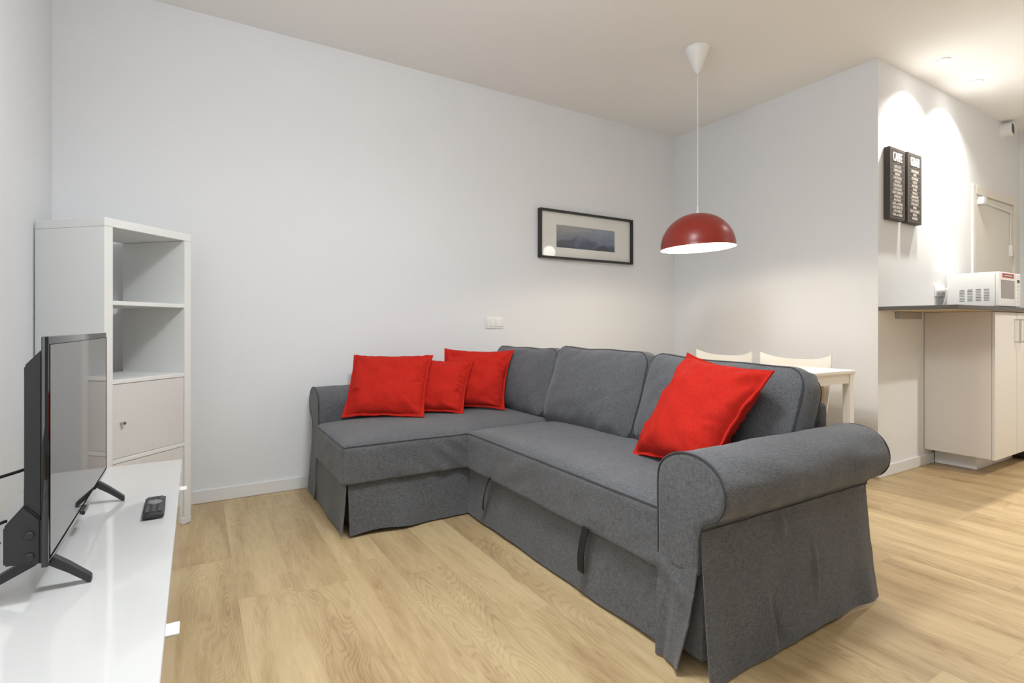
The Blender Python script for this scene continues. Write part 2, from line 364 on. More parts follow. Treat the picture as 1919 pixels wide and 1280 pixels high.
# door in the kitchen wall
t = bpy.data.objects.new('door_1', None); COL.objects.link(t); t.location = (5.85, YC, 0); t['kind'] = 'structure'
OD = Vector(t.location)
bm = BM(); box(bm, 5.442, 6.268, YC + .002, YC + .05, .005, 2.078, .003, 1); finish('door_panel', bm, M['door'], t, off=OD)
bm = BM(); box(bm, 5.37, 5.44, YC - .012, YC + .08, 0, 2.15, .003, 1); box(bm, 6.27, 6.34, YC - .012, YC + .08, 0, 2.15, .003, 1)
box(bm, 5.44, 6.27, YC - .012, YC + .08, 2.08, 2.15, .003, 1); finish('door_frame', bm, M['door'], t, off=OD)
bm = BM(); box(bm, 5.49, 5.57, YC - .04, YC + .004, 2.0, 2.06, .006); tube(bm, [(5.55, YC - .012, 2.025), (6.2, YC - .012, 2.01)], .008, 8)
finish('door_closer', bm, M['plast'], t, off=OD)
bm = BM(); tube(bm, [(6.2, YC - .004, 2.01), (6.2, YC - .004, 1.72)], .004, 6); box(bm, 6.18, 6.22, YC - .02, YC + .012, 1.62, 1.72, .004)
finish('door_cable', bm, M['plast'], t, off=OD)
bm = BM(); lathe(bm, [(0, 0), (.016, 0), (.016, .006), (0, .008)], 20, M=Matrix.Rotation(R(90), 4, 'X')); bmesh.ops.translate(bm, verts=bm.verts, vec=(5.88, YC + .012, 1.46))
finish('peephole', bm, M['metalg'], t, off=OD)

# ================================================================ SOFA
SL = Vector((1.6, 2.2, 0))
sofa = thing('corner_sofa_bed', 'charcoal grey fabric corner sofa bed with chaise on the left and rolled arms', 'sofa', SL)
def soft_seat(name, x0, x1, y0, y1, z0, z1, crown, rtop=.028, seed=0, flare=.006, pipe_sides=''):
    hx, hy, hz = (x1 - x0) / 2, (y1 - y0) / 2, (z1 - z0) / 2; c = Vector(((x0 + x1) / 2, (y0 + y1) / 2, (z0 + z1) / 2)); r = rtop
    def fn(p):
        rr = r if p.z > 0 else .010
        q = Vector(p)
        lim = Vector((hx - rr, hy - rr, hz - rr))
        inner = Vector((max(-lim.x, min(lim.x, p.x)), max(-lim.y, min(lim.y, p.y)), max(-lim.z, min(lim.z, p.z))))
        d = p - inner
        if d.length > 1e-9: q = inner + d.normalized() * min(rr, d.length)
        ux, uy = q.x / hx, q.y / hy
        tz = (q.z / hz + 1) / 2
        m = max(0, (1 - abs(ux) ** 5)) * max(0, (1 - abs(uy) ** 5))
        w = q + c
        if q.z > 0: q.z += crown * m * (q.z / hz) ** 4 + .005 * nz(w.x * 3, w.y * 3, 0, seed) * m
        # vertical sides: slight drape and creases
        side = max(abs(ux) ** 30, abs(uy) ** 30)
        dr = (1 - tz) * flare + .006 * nz(w.x * 5, w.y * 5, w.z * 4, seed + 1) * tz * (1 - tz) * 3 + .004 * nz(w.x * 9 + w.z * 12, w.y * 9 + w.z * 12, w.z * 3, seed + 2)
        if abs(ux) > .9: dr += .007 * tz * (1 - tz) * 3 * sin(w.y * 31 + 3 * nz(w.y * 2, 0, w.z * 5, seed)) * max(0, nz(w.y * 1.7, 1, 0, seed + 8) + .15)
        if name == 'chaise_seat' and uy < -.9: dr += .009 * sin((w.x * .8 + w.z) * 62) * max(0, min(1, (w.x - .95) / .2)) * (w.x < 1.3)
        if abs(ux) > .97: q.x += math.copysign(dr, ux)
        if abs(uy) > .97: q.y += math.copysign(dr, uy)
        return q + c
    bm = BM(); boxgrid(bm, axis_coords(hx, r, int(hx * 2 / .018)), axis_coords(hy, r, int(hy * 2 / .018)), axis_coords(hz, r, 10), fn)
    o = finish(name, bm, M['sofa'], sofa, ang=50, off=SL)
    # piping along the top edge
    pts = []
    e = .35
    def edge(px, py): return fn(Vector((px, py, hz - r * .30))) + Vector((0, 0, .0))
    n = 60
    pp = []
    for k in range(n + 1): pp.append((-hx, hy - 2 * hy * k / n))       # front edge (-X side), far -> near
    for k in range(1, n + 1): pp.append((-hx + 2 * hx * k / n, -hy))   # side towards the camera
    pts = []
    for (a, b) in pp:
        v = fn(Vector((a, b, hz - r * .28)))
        nn = Vector((-1 if a <= -hx + 1e-6 else 0, -1 if b <= -hy + 1e-6 else 0, .9)).normalized()
        pts.append(v + nn * .001)
    bm = BM(); tube(bm, pts, .0034, 6); finish('piping', bm, M['pipe'], o, off=SL)
    return o
chaise = soft_seat('chaise_seat', .592, 1.86, 2.522, 3.185, .255, .442, .036, seed=1, rtop=.03)
seat = soft_seat('seat', 1.235, 1.86, 1.162, 2.535, .252, .446, .034, seed=4, rtop=.03)

# cores under the seats
bm = BM(); box(bm, .645, 2.05, 2.575, 3.19, .03, .262, .01); box(bm, 1.28, 2.05, 1.15, 2.575, .03, .262, .01); box(bm, 1.84, 2.03, 1.17, 3.2, .03, .48, .01)
finish('base', bm, M['sofa'], sofa, off=SL)
# skirts
def wav(s, z, seed, amp): return amp * (nz(s * 3.2, z * 1.2, 0, seed) * 1.1 + .5 * nz(s * 8, z * 2.5, 3, seed))
def skirt(name, fn, nu, nv, hem=True):
    bm = BM(); sheet(bm, fn, nu, nv, .004); return finish(name, bm, M['sofa'], sofa, ang=60, off=SL)
ZT = .268
# chaise front (faces the TV side): x = .6
def f1(u, v):
    y = 3.19 - u * (3.19 - 2.528); z = ZT - v * (ZT - .010)
    near = max(0, (u - .80) / .20)
    x = .606 + wav(y, z, 11, .010) * v - .012 * v - near ** 2 * v ** 1.5 * .008
    return Vector((x, y - near * v * .004, z + .012 * near * v + .004 * nz(y * 6, 0, 0, 3)))
skirt('chaise_front_skirt', f1, 46, 20)
# chaise side (faces the camera): y = 2.53
def f2(u, v):
    x = .618 + u * (1.262 - .618); z = ZT - v * (ZT - .008)
    near = max(0, 1 - u / .25)
    y = 2.540 + wav(x, z, 17, .012) * v - .010 * v - near ** 2 * v ** 1.4 * .006 - .014 * v * math.exp(-((u - .42) / .16) ** 2) * (.4 + v)
    return Vector((x + near * v * .006, y, z + .016 * math.exp(-((u - .25) / .2) ** 2) * v))
skirt('chaise_side_skirt', f2, 50, 20)
# seat front: x=1.25
def f3(u, v):
    y = 2.538 - u * (2.538 - 1.150); z = ZT - v * (ZT - .012)
    x = 1.256 + wav(y * 1.1, z, 23, .014) * (.3 + v) * (1 - .55 * v) - .012 * v - .010 * v * sin(pi * u) + .006 * math.exp(-((v - .25) / .12) ** 2) * nz(y * 6, 0, 0, 29)
    return Vector((x, y, z + .005 * nz(y * 4, 0, 0, 31) * v))
skirt('seat_front_skirt', f3, 90, 22)
# pull straps
def strap(y, dy, twist, seed, wd=.03):
    bm = BM()
    top, bot = .268, .095
    def fn(u, v):
        z = top - v * (top - bot); a = twist * (1 - v * .6)
        w = (u - .5) * wd
        yc = y + dy * v; xc = 1.228 - .010 * sin(pi * v) - .006
        return Vector((xc + w * sin(a), yc + w * cos(a), z))
    sheet(bm, fn, 4, 16, .004)
    finish('pull_strap', bm, M['strap'], sofa, off=SL, label='black webbing pull strap')
strap(2.245, .07, .75, 0, .03)
strap(1.512, .03, .1, 1, .036)
# armrests
PROF = [(1.157, .30), (1.157, .40), (1.158, .50), (1.156, .556), (1.145, .588), (1.122, .611), (1.085, .630), (1.040, .637), (.990, .630), (.948, .607),
        (.924, .572), (.917, .535), (.923, .500), (.942, .472), (.968, .456), (.988, .441), (.999, .420), (1.003, .39), (1.005, .30)]
def armrest(name, mp, x0, x1, seed, seams=True):
    """mp maps the traced (y,z) of the right arm to this arm"""
    pr = [(p.x, p.y) for p in catmull([(a, b, 0) for a, b in PROF], 4)]
    P = [Vector((0, *mp(a, b))) for a, b in pr]; n = len(P)
    cen = sum(P, Vector()) / n
    Nn = []
    for i in range(n):
        a = P[max(i - 1, 0)]; b = P[min(i + 1, n - 1)]; tt = (b - a).normalized(); nn = Vector((0, tt.z, -tt.y))
        Nn.append(nn)
    # orient outward: roll top must point up
    k = max(range(n), key=lambda i: P[i].z)
    if Nn[k].z < 0: Nn = [-v for v in Nn]
    secs = [(x0 - .004, -.016), (x0 - .003, -.008), (x0, -.003), (x0 + .006, 0)]
    m = int((x1 - x0) / .02)
    secs += [(x0 + .006 + (x1 - x0 - .02) * k / m, 0) for k in range(1, m)] + [(x1 - .012, 0), (x1 - .004, -.004), (x1, -.014)]
    bm = BM(); rings = []
    for x, ins in secs:
        ring = []
        for i in range(n):
            q = P[i] + Nn[i] * ins
            tx = min(1, max(0, (x - x0) / .05))
            d = (.0045 * nz(x * 4, q.y * 14, q.z * 14, seed) + .003 * nz(x * 22, q.y * 5, q.z * 5, seed + 1)) * tx
            if q.z < .50: d += .005 * sin(x * 55 + 4 * nz(x * 3, q.z * 6, 0, seed + 6)) * max(0, nz(x * 2.5, 0, 1, seed + 5)) * tx
            if q.z > .45: d += .004 * nz(x * 5 + q.z * 20, q.y * 8, 0, seed + 2) * tx
            q = q + Nn[i] * d
            ring.append(bm.verts.new((x, q.y, q.z)))
        rings.append(ring)
    for A, B in zip(rings, rings[1:]):
        for i in range(n - 1): bm.faces.new((A[i], A[i + 1], B[i + 1], B[i]))
        bm.faces.new((A[n - 1], A[0], B[0], B[n - 1]))
    f0 = bm.faces.new(rings[0]); f1_ = bm.faces.new(rings[-1][::-1])
    bmesh.ops.triangulate(bm, faces=[f0, f1_])
    o = finish(name, bm, M['sofa'], sofa, ang=40, off=SL)
    bm = BM(); tube(bm, [Vector((x0 - .001, q.y, q.z)) + Nn[i] * -.001 for i, q in enumerate(P)], .0036, 6)
    finish('piping', bm, M['pipe'], o, off=SL); bm = BM()
    tube(bm, [Vector((x1 - .003, q.y, q.z)) + Nn[i] * -.002 for i, q in enumerate(P)], .0036, 6)
    finish('piping', bm, M['pipe'], o, off=SL)
    # seam where the skirt begins below the roll
    j = min(range(n), key=lambda i: abs(pr[i][0] - .997) + abs(pr[i][1] - .425))
    q = P[j]
    bm = BM(); tube(bm, [Vector((x0 + (x1 - x0) * k / 30, q.y, q.z + .002 * nz(k * .4, 0, 0, seed))) + Nn[j] * .0035 for k in range(31)], .0022, 6)
    finish('seam', bm, M['pipe'], o, off=SL)
    # lower core
    ya, za = mp(1.148, .03); yb, zb = mp(1.020, .33)
    bm = BM(); box(bm, x0 + .035, x1 - .01, min(ya, yb), max(ya, yb), .03, .34, .01); finish('arm_base', bm, M['sofa'], sofa, off=SL)
    return o
RM = lambda a, b: (a, b)
armrest('armrest', RM, 1.215, 2.115, 40)
LM = lambda a, b: (3.185 + (1.157 - a) * 1.16, b)
armrest('armrest', LM, .612, 2.115, 50)
# right arm: outer skirt, y ~ 1.0 -> .97
def f4(u, v):
    x = 1.222 + u * (2.118 - 1.222); z = .424 - v * (.424 - .006)
    y = 1.0005 - .030 * v ** 1.3
    y += wav(x * 1.1, z, 61, .018) * v ** 1.2
    y -= .016 * math.exp(-((u - .93) / .06) ** 2) * v                      # flare at the back corner
    y -= .012 * math.exp(-(u / .10) ** 2) * v ** 2                         # and at the front corner
    uc = .30 + .06 * (v - .55)                                             # pinched fold
    y -= .018 * math.exp(-((u - uc) / .018) ** 2) * max(0, 1 - abs(v - .78) / .24)
    y += .012 * math.exp(-((u - uc - .035) / .016) ** 2) * max(0, 1 - abs(v - .78) / .24)
    y -= .011 * math.exp(-((u - .60) / .012) ** 2) * max(0, 1 - abs(v - .55) / .28)
    y -= .012 * math.exp(-((u - .40 - .1 * v) / .02) ** 2) * max(0, 1 - abs(v - .12) / .14)
    x2 = x + .035 * v * max(0, (u - .8) / .2) + .004 * nz(z * 20, 0, 0, 5) * (u > .97) - .016 * v ** 2 * max(0, 1 - u / .2)
    return Vector((x2, y, z + .010 * math.exp(-((u - .75) / .3) ** 2) * v + .003 * nz(x * 12, 0, 0, 7) * v))
skirt('arm_side_skirt', f4, 110, 40)
# right arm front flap
def f5(u, v):
    z = .345 - v * (.345 - .004)
    ye = 1.006 + .048 * v ** 1.3
    y = 1.1575 + u * (ye - 1.1575)
    x = 1.213 - .012 * v
    x -= .024 * v ** 2 * max(0, (u - .35) / .65) ** 2.2
    x += .010 * math.exp(-((u - .42 + .15 * v) / .13) ** 2) * v * (1 - .2 * v) + .004 * nz(z * 9, y * 22, 0, 71)
    x -= .004 * math.exp(-((v - .16 - .25 * u) / .06) ** 2) * (1 - u * .6) - .003 * math.exp(-((v - .30 - .3 * u) / .05) ** 2); x += .0075 * max(0, 1 - v * 8)
    return Vector((x, y, z + .012 * u * v - .012 * (1 - u) * v * 0))
skirt('arm_front_skirt', f5, 26, 44)
# left arm front flap, narrow
def f6(u, v):
    z = .40 - v * (.40 - .006)
    y = 3.186 + u * (3.352 - 3.186 + .03 * v)
    x = .608 - .012 * v - .014 * v * abs(u - .45) + .004 * nz(z * 8, y * 20, 0, 81)
    return Vector((x, y, z))
skirt('arm_front_skirt', f6, 16, 30)
# backrest
bm = BM()
def fb(p):
    hx, hy, hz = .043, 1.15, .345; r = .03
    lim = Vector((hx - r, hy - r, hz - r)); inner = Vector([max(-lim[i], min(lim[i], p[i])) for i in range(3)]); d = p - inner
    q = inner + d.normalized() * min(r, d.length) if d.length > 1e-9 else Vector(p)
    w = q * 1
    q.x += .003 * nz(w.x * 10, w.y * 5, w.z * 8, 9)
    return q + Vector((2.077, 2.28, .367))
boxgrid(bm, axis_coords(.043, .03, 3), axis_coords(1.15, .03, 60), axis_coords(.345, .03, 20), fb)
finish('backrest', bm, M['sofa'], sofa, ang=50, off=SL)
# back cushions
def back_cushion(y0, y1, ht, lean, xb, seed, roll=0, th=.185):
    hy = (y1 - y0) / 2; hz = ht / 2; hx = th / 2; Rr = .075
    Mx = Matrix.Translation((xb, (y0 + y1) / 2, .468)) @ Matrix.Rotation(lean, 4, 'Y') @ Matrix.Rotation(roll, 4, 'X') @ Matrix.Translation((hx, 0, hz))
    def fn(p):
        uy, uz = p.y / hy, p.z / hz; s = max(abs(uy), abs(uz))
        y, z = p.y, p.z
        dy, dz = abs(y) - (hy - Rr), abs(z) - (hz - Rr)
        if dy > 0 and dz > 0:
            k = max(dy, dz) / math.hypot(dy, dz); y = math.copysign(hy - Rr + dy * k, y); z = math.copysign(hz - Rr + dz * k, z)
        ux = p.x / hx
        puff = max(0, 1 - abs(uy) ** 2.6) * max(0, 1 - abs(uz) ** 2.6)
        x = p.x * (.66 + .34 * (1 - s ** 7)) + math.copysign(1, p.x) * (.042 * puff) * (abs(ux) > .5)
        if abs(ux) <= 1 and s > .995: x = p.x * .66; 
        # side gusset bulge
        if s > .995:
            g = (1 - ux * ux) * .016
            if abs(uy) > .995: y += math.copysign(g, y)
            if abs(uz) > .995: z += math.copysign(g, z)
        # sagging and creases
        x += .010 * nz(y * 5, z * 5, ux, seed) * (1 - s ** 4) + .005 * nz(y * 14 + z * 8, z * 12, 0, seed + 1) * (s ** 2) * (1 - s ** 12) * 2.4 + .006 * nz(y * 9, z * 22 + y * 6, 2, seed + 4) * (1 - s ** 8) * (.4 + .6 * (uz < 0))
        z += .012 * nz(y * 4, 0, 0, seed + 2) * max(0, uz) + (.012 * uy * uy - .008) * max(0, uz)
        z -= .02 * (1 - abs(uz)) * 0
        y += .008 * nz(0, z * 6, 0, seed + 3) * abs(uy) ** 3
        return Mx @ Vector((x, y, z))
    ny, nzz = int(2 * hy / .014), int(2 * hz / .014)
    ay = [-hy + 2 * hy * k / ny for k in range(ny + 1)]; az = [-hz + 2 * hz * k / nzz for k in range(nzz + 1)]
    ax = [-hx + 2 * hx * k / 8 for k in range(9)]
    bm = BM(); boxgrid(bm, ax, ay, az, fn)
    o = finish('back_cushion', bm, M['sofa'], sofa, ang=70, off=SL)
    loop = [(-hy + 2 * hy * k / 50, -hz) for k in range(50)] + [(hy, -hz + 2 * hz * k / 34) for k in range(34)] + [(hy - 2 * hy * k / 50, hz) for k in range(50)] + [(-hy, hz - 2 * hz * k / 34) for k in range(34)]
    for sx in (-1, 1):
        bm = BM(); tube(bm, [fn(Vector((sx * hx, a, b))) for a, b in loop], .0036, 6, closed=True)
        finish('piping', bm, M['pipe'], o, off=SL)
    return o
back_cushion(2.600, 3.335, .425, R(17), 1.735, 100)
back_cushion(1.850, 2.590, .445, R(18), 1.720, 110, roll=R(.8))
back_cushion(1.105, 1.862, .425, R(19), 1.735, 120, roll=R(2.2))

# ================================================================ red pillows
def red_pillow(label, TL, TR, BR, BL, th, seed, conc=.06):
    TL, TR, BR, BL = map(Vector, (TL, TR, BR, BL))
    base = (BL + BR) / 2
    ex = ((TR - TL) + (BR - BL)); ez = ((TL - BL) + (TR - BR)); nrm = ex.cross(ez).normalized()    # towards the viewer side
    if nrm.dot(Vector((0, 0, 1)) - base) < 0: nrm = -nrm
    N_ = 46
    bm = BM(); F = {}; B = {}
    fl = .93      # flange begins
    rnd = random.Random(seed)
    creases = [(cx_, cy_, math.atan2(-cy_, -cx_) + a_ + rnd.uniform(-.1, .1), rnd.uniform(.35, .8), rnd.uniform(.006, .014)) for cx_ in (-1, 1) for cy_ in (-1, 1) for a_ in (-.42, 0, .42)]
    for _ in range(5): creases.append((rnd.choice((-1, 1)) * .92, rnd.uniform(-.7, .5), rnd.uniform(-.5, .5), rnd.uniform(.2, .4), rnd.uniform(.006, .013)))
    creases = [(a_, b_, (c_ if abs(b_) == 1 or a_ < 0 else pi - c_), d_, e_) for a_, b_, c_, d_, e_ in creases]
    def fold(u, v):
        h = 0
        for a_, b_, th_, ln, am in creases:
            dx, dy = u - a_, v - b_; t_ = dx * cos(th_) + dy * sin(th_); d_ = -dx * sin(th_) + dy * cos(th_)
            if 0 < t_ < ln:
                w_ = .03 + .05 * t_; h += am * sin(pi * min(1, t_ / ln) ** .7) * (math.exp(-((d_ - w_) / w_) ** 2) - math.exp(-((d_ + w_ * .6) / w_) ** 2))
        return h
    def P(u, v, side):
        a, b = (u + 1) / 2, (v + 1) / 2
        s = max(abs(u), abs(v))
        # edges drawn in between the corners
        cu = u * (1 - conc * (1 - v * v) * abs(u) ** 3); cv = v * (1 - conc * (1 - u * u) * abs(v) ** 3)
        a, b = (cu + 1) / 2, (cv + 1) / 2
        q = (BL * (1 - a) + BR * a) * (1 - b) + (TL * (1 - a) + TR * a) * b
        k = max(0, 1 - (abs(u) / fl) ** 2.6) * max(0, 1 - (abs(v) / fl) ** 2.6) if max(abs(u), abs(v)) < fl else 0
        h = th / 2 * k ** .48 + .0035
        # pulls from the corners and soft creases
        r = math.hypot(abs(u) - 1, abs(v) - 1)
        ang = math.atan2(1 - abs(v), 1 - abs(u))
        h += .006 * math.exp(-((r - .4) / .28) ** 2) * sin(ang * 9 + seed + (u > 0) * 2 + (v > 0)) * (k > 0)
        h += (.010 * nz(u * 2.2, v * 2.2, side, seed) + .006 * nz(u * 5 + v * 2, v * 4, side, seed + 1)) * min(1, k * 4)
        h += fold(u, v) * (k > 0) * min(1, k * 3)
        wob = .010 * nz(u * 3, v * 3, 0, seed + 5) + .006 * nz(u * 8, v * 8, 0, seed + 6) * s ** 6
        return q + nrm * (side * h + wob)
    gs = [-1, -.975, -.945, -.93, -.91, -.87, -.82] + [-.82 + 1.64 * k / 36 for k in range(1, 36)] + [.82, .87, .91, .93, .945, .975, 1]
    n = len(gs)
    for i, u in enumerate(gs):
        for j, v in enumerate(gs):
            F[i, j] = bm.verts.new(P(u, v, 1)); B[i, j] = bm.verts.new(P(u, v, -1))
    for i in range(n - 1):
        for j in range(n - 1):
            bm.faces.new((F[i, j], F[i + 1, j], F[i + 1, j + 1], F[i, j + 1])); bm.faces.new((B[i, j], B[i, j + 1], B[i + 1, j + 1], B[i + 1, j]))
    for i in range(n - 1):
        bm.faces.new((F[i, 0], B[i, 0], B[i + 1, 0], F[i + 1, 0])); bm.faces.new((F[i, n - 1], F[i + 1, n - 1], B[i + 1, n - 1], B[i, n - 1]))
        bm.faces.new((F[0, i], F[0, i + 1], B[0, i + 1], B[0, i])); bm.faces.new((F[n - 1, i], B[n - 1, i], B[n - 1, i + 1], F[n - 1, i + 1]))
    o = finish('throw_pillow', bm, M['red'], None, ang=70, off=base); o.location = base
    tag(o, label, 'pillow', 'red throw pillows on the sofa')
    return o
red_pillow('large red square throw pillow at the left end of the chaise', (.848, 3.335, .822), (1.275, 3.085, .822), (1.123, 2.853, .478), (.715, 3.09, .478), .15, 1)
red_pillow('small red throw pillow in the middle of three on the chaise', (1.19, 3.250, .795), (1.535, 3.035, .785), (1.375, 2.860, .478), (1.03, 3.07, .478), .13, 2, .075)
red_pillow('red throw pillow leaning beside the far grey back cushion on the chaise', (1.42, 3.24, .856), (1.805, 2.985, .846), (1.655, 2.850, .478), (1.28, 3.12, .478), .13, 3, .10)
red_pillow('large red throw pillow tilted against the right armrest of the sofa', (1.85, 1.590, .885), (1.752, 1.120, .842), (1.475, 1.195, .490), (1.530, 1.605, .472), .16, 4, .10)

# ================================================================ TV bench
BL_ = Vector((-.25, 1.54, 0)); X0, X1, Y0, Y1, ZB = -.462, -.044, .60, 2.44, .48
bench = thing('tv_bench', 'long white high gloss TV bench along the left wall', 'tv bench', BL_)
bm = BM(); box(bm, X0, X1 - .018, Y0, Y1, .10, ZB - .018, .0015, 1); finish('cabinet_body', bm, M['lacquer'], bench, smooth=False, off=BL_)
bm = BM(); box(bm, X0 - .002, X1, Y0 - .002, Y1 + .002, ZB - .0175, ZB, .0012, 1); finish('top_panel', bm, M['gloss'], bench, smooth=False, off=BL_)
for ya, yb, yh in ((.602, 1.088, None), (1.092, 1.764, 1.116), (1.768, 2.438, 2.07)):
    bm = BM(); box(bm, X1 - .0175, X1 - .001, ya, yb, .105, ZB - .021, .001, 1); d = finish('door', bm, M['gloss'], bench, smooth=False, off=BL_)
    if yh:
        bm = BM(); box(bm, X1 - .004, X1 + .020, yh - .022, yh + .022, ZB - .020, ZB - .0165, .0008, 1)
        finish('handle', bm, M['handle'], d, smooth=False, off=BL_)
for x in (X0 + .03, X1 - .05):
    for y in (Y0 + .06, (Y0 + Y1) / 2, Y1 - .06):
        bm = BM(); box(bm, x - .018, x + .018, y - .018, y + .018, 0, .10, .002, 1); finish('leg', bm, M['metalg'], bench, smooth=False, off=BL_)

# ================================================================ television
TL_ = Vector((-.262, 1.70, ZB)); YT0, YT1 = 1.322, 2.088; XS = -.240
tv = thing('television', 'black flat screen television standing on the white bench', 'television', TL_)
bm = BM(); box(bm, XS - .012, XS - .0006, YT0, YT1, .540, .981, .002, 2); finish('screen_bezel', bm, M['piano'], tv, off=TL_)
bm = BM(); box(bm, XS - .0008, XS + .0003, YT0 + .006, YT1 - .002, .553, .966); finish('screen_gap', bm, M['gap'], tv, smooth=False, off=TL_)
bm = BM(); box(bm, XS - .0007, XS + .0009, YT0 + .007, YT1 - .022, .560, .965); finish('screen', bm, M['screen'], tv, smooth=False, off=TL_)
def prism_y(bm, pts, y0, y1):
    A = [bm.verts.new((x, y0, z)) for x, z in pts]; B = [bm.verts.new((x, y1, z)) for x, z in pts]; n = len(pts)
    bm.faces.new(A); bm.faces.new(B[::-1])
    for i in range(n): bm.faces.new((A[i], A[(i + 1) % n], B[(i + 1) % n], B[i]))
bm = BM(); prism_y(bm, [(XS - .012, .545), (XS - .012, .958), (XS - .039, .925), (XS - .039, .66), (XS - .039, .545)], YT0 + .012, YT1 - .012)
bmesh.ops.bevel(bm, geom=list(bm.edges), offset=.003, segments=2, affect='EDGES'); finish('back_shell', bm, M['black'], tv, off=TL_)
bm = BM(); prism_y(bm, [(XS - .013, .548), (XS - .013, .632), (XS - .038, .662), (XS - .067, .625), (XS - .067, .552)], YT0 + .006, YT1 - .006)
bmesh.ops.bevel(bm, geom=list(bm.edges), offset=.003, segments=2, affect='EDGES'); finish('electronics_housing', bm, M['black'], tv, off=TL_)
for z in (.604, .563):
    bm = BM(); lathe(bm, [(0, 0), (.008, 0), (.008, .004), (.006, .006), (0, .006)], 20, M=Matrix.Rotation(R(90), 4, 'X')); bmesh.ops.translate(bm, verts=bm.verts, vec=(XS - .030, YT0 + .0065, z))
    finish('housing_button', bm, M['black'], tv, off=TL_)
bm = BM(); box(bm, XS - .004, XS + .004, (YT0 + YT1) / 2 - .03, (YT0 + YT1) / 2 + .03, .531, .541, .002, 1); finish('sensor', bm, M['piano'], tv, off=TL_)
for yf in (1.372, 1.955):
    for sx, xt in ((1, -.182), (-1, -.372)):
        bm = BM(); xs = XS - .02 + sx * .006
        sec = [(xs, .545, .013, .010), ((xs + xt) / 2, .517, .012, .0085), (xt - sx * .004, .4885, .011, .0075), (xt, .486, .010, .0055)]
        rings = []
        for (x, z, w, h) in sec:
            rings.append([bm.verts.new((x, yf - w, z - h)), bm.verts.new((x, yf + w, z - h)), bm.verts.new((x, yf + w * .8, z + h)), bm.verts.new((x, yf - w * .8, z + h))])
        for A, B in zip(rings, rings[1:]):
            for i in range(4): bm.faces.new((A[i], A[(i + 1) % 4], B[(i + 1) % 4], B[i]))
        bm.faces.new(rings[0]); bm.faces.new(rings[-1][::-1])
        finish('foot', bm, M['black'], tv, ang=30, off=TL_)
# cables behind the television
def cable(label, pts):
    bm = BM(); base = Vector(pts[0]); tube(bm, catmull(pts, 8), .0032, 8); o = finish('cable', bm, M['black'], None, off=base); o.location = base
    tag(o, label, 'cable', 'cables behind the television'); return o
cable('black cable running level from the television to the left', [(-.284, 1.42, .715), (-.33, 1.38, .708), (-.42, 1.28, .705), (-.55, 1.22, .715), (-.606, 1.20, .72)])
cable('black cable drooping behind the television housing, above the bench', [(-.318, 1.40, .618), (-.345, 1.38, .62), (-.40, 1.36, .66), (-.47, 1.33, .70), (-.606, 1.28, .72)])
cable('lowest black cable, looping down behind the television foot', [(-.318, 1.36, .590), (-.345, 1.345, .585), (-.39, 1.33, .60), (-.45, 1.30, .62), (-.606, 1.26, .66)])

# ================================================================ remote
rp = thing('remote_control', 'black remote control lying on the white TV bench', 'remote control', (-.099, 1.805, ZB), R(1))
bm = BM(); hw, hl = .025, .090
def frm(p):
    u, v = p.x / hw, p.y / hl
    q = Vector(p); q.x *= 1 - .06 * v * v - .05 * (v < -.6) * (abs(v) - .6); 
    q.z = (.003 if p.z < 0 else .019 - .003 * u * u - .002 * v * v)
    if abs(u) > .9 or abs(v) > .97: q.z += (.002 if p.z < 0 else -.004)
    return q
boxgrid(bm, [hw * k for k in (-1, -.93, -.7, 0, .7, .93, 1)], [hl * k / 10 for k in range(-10, 11)], [-1, 0, 1], lambda p: frm(p) if abs(p.z) > .5 else Vector((p.x, p.y, .011)))
finish('casing', bm, M['piano'] if False else M['black'], rp)
def btn(bm, x, y, w, h): box(bm, x - w / 2, x + w / 2, y - h / 2, y + h / 2, .0165, .0205, .0012, 1)
M['btn'] = mat('remote_buttons', (.07, .07, .075), .5); M['btng'] = mat('remote_grey_pad', (.22, .22, .23), .45)
for i in range(10):
    for j in (-1, 0, 1):
        if i in (5, 6): continue
        bm = BM(); btn(bm, j * .0145, -.072 + i * .0152, .010, .0085); finish('button', bm, M['btn'], rp)
bm = BM(); lathe(bm, [(0, .0215), (.015, .0215), (.018, .019), (.018, .016)], 28, c=(0, .0147, 0)); finish('navigation_pad', bm, M['btng'], rp)

# ================================================================ bookcase
KW, KD, KH, KT = .452, .39, 1.471, .038
kc = thing('shelving_unit', 'tall narrow white shelving unit standing diagonally in the corner', 'bookcase', (-.334, 2.843, 0), R(45.9))
# local: x along the front (0..KW), y into the corner
sh = [KT, .3975, .3975 + .016 + .3495 - .0, 1.095]
def kbox(name, *a, m='lacquer', parent=kc, bev=.0015):
    bm = BM(); box(bm, *a, bev, 1); return finish(name, bm, M[m], parent, smooth=False)
kbox('side_panel', 0, KT, 0, KD, KT, KH - KT); kbox('side_panel', KW - KT, KW, 0, KD, KT, KH - KT)
kbox('top_panel', 0, KW, 0, KD, KH - KT + .0008, KH); kbox('bottom_panel', -.0, KW, -.002, KD, 0.002, KT - .0008)
for z in (.397, .747, 1.094): kbox('shelf', KT, KW - KT, .001, KD, z, z + .019)
for z0, z1 in ((.040, .395), (.418, .745)):
    d = kbox('door', KT + .003, KW - KT - .003, .004, .020, z0, z1, m='foil2', bev=.001)
    kx = KT + .038; kz = z0 + .155 if z0 > .2 else z1 - .1
    bm = BM(); lathe(bm, [(0, .024), (.007, .023), (.008, .019), (.005, .014), (.0045, 0), (0, 0)], 20, M=Matrix.Rotation(R(90), 4, 'X')); bmesh.ops.translate(bm, verts=bm.verts, vec=(kx, .004, kz))
    finish('knob', bm, M['metalg'], d)
    kbox('backing_panel', KT, KW - KT, .30, .304, z0 - .0, z1 + .0)

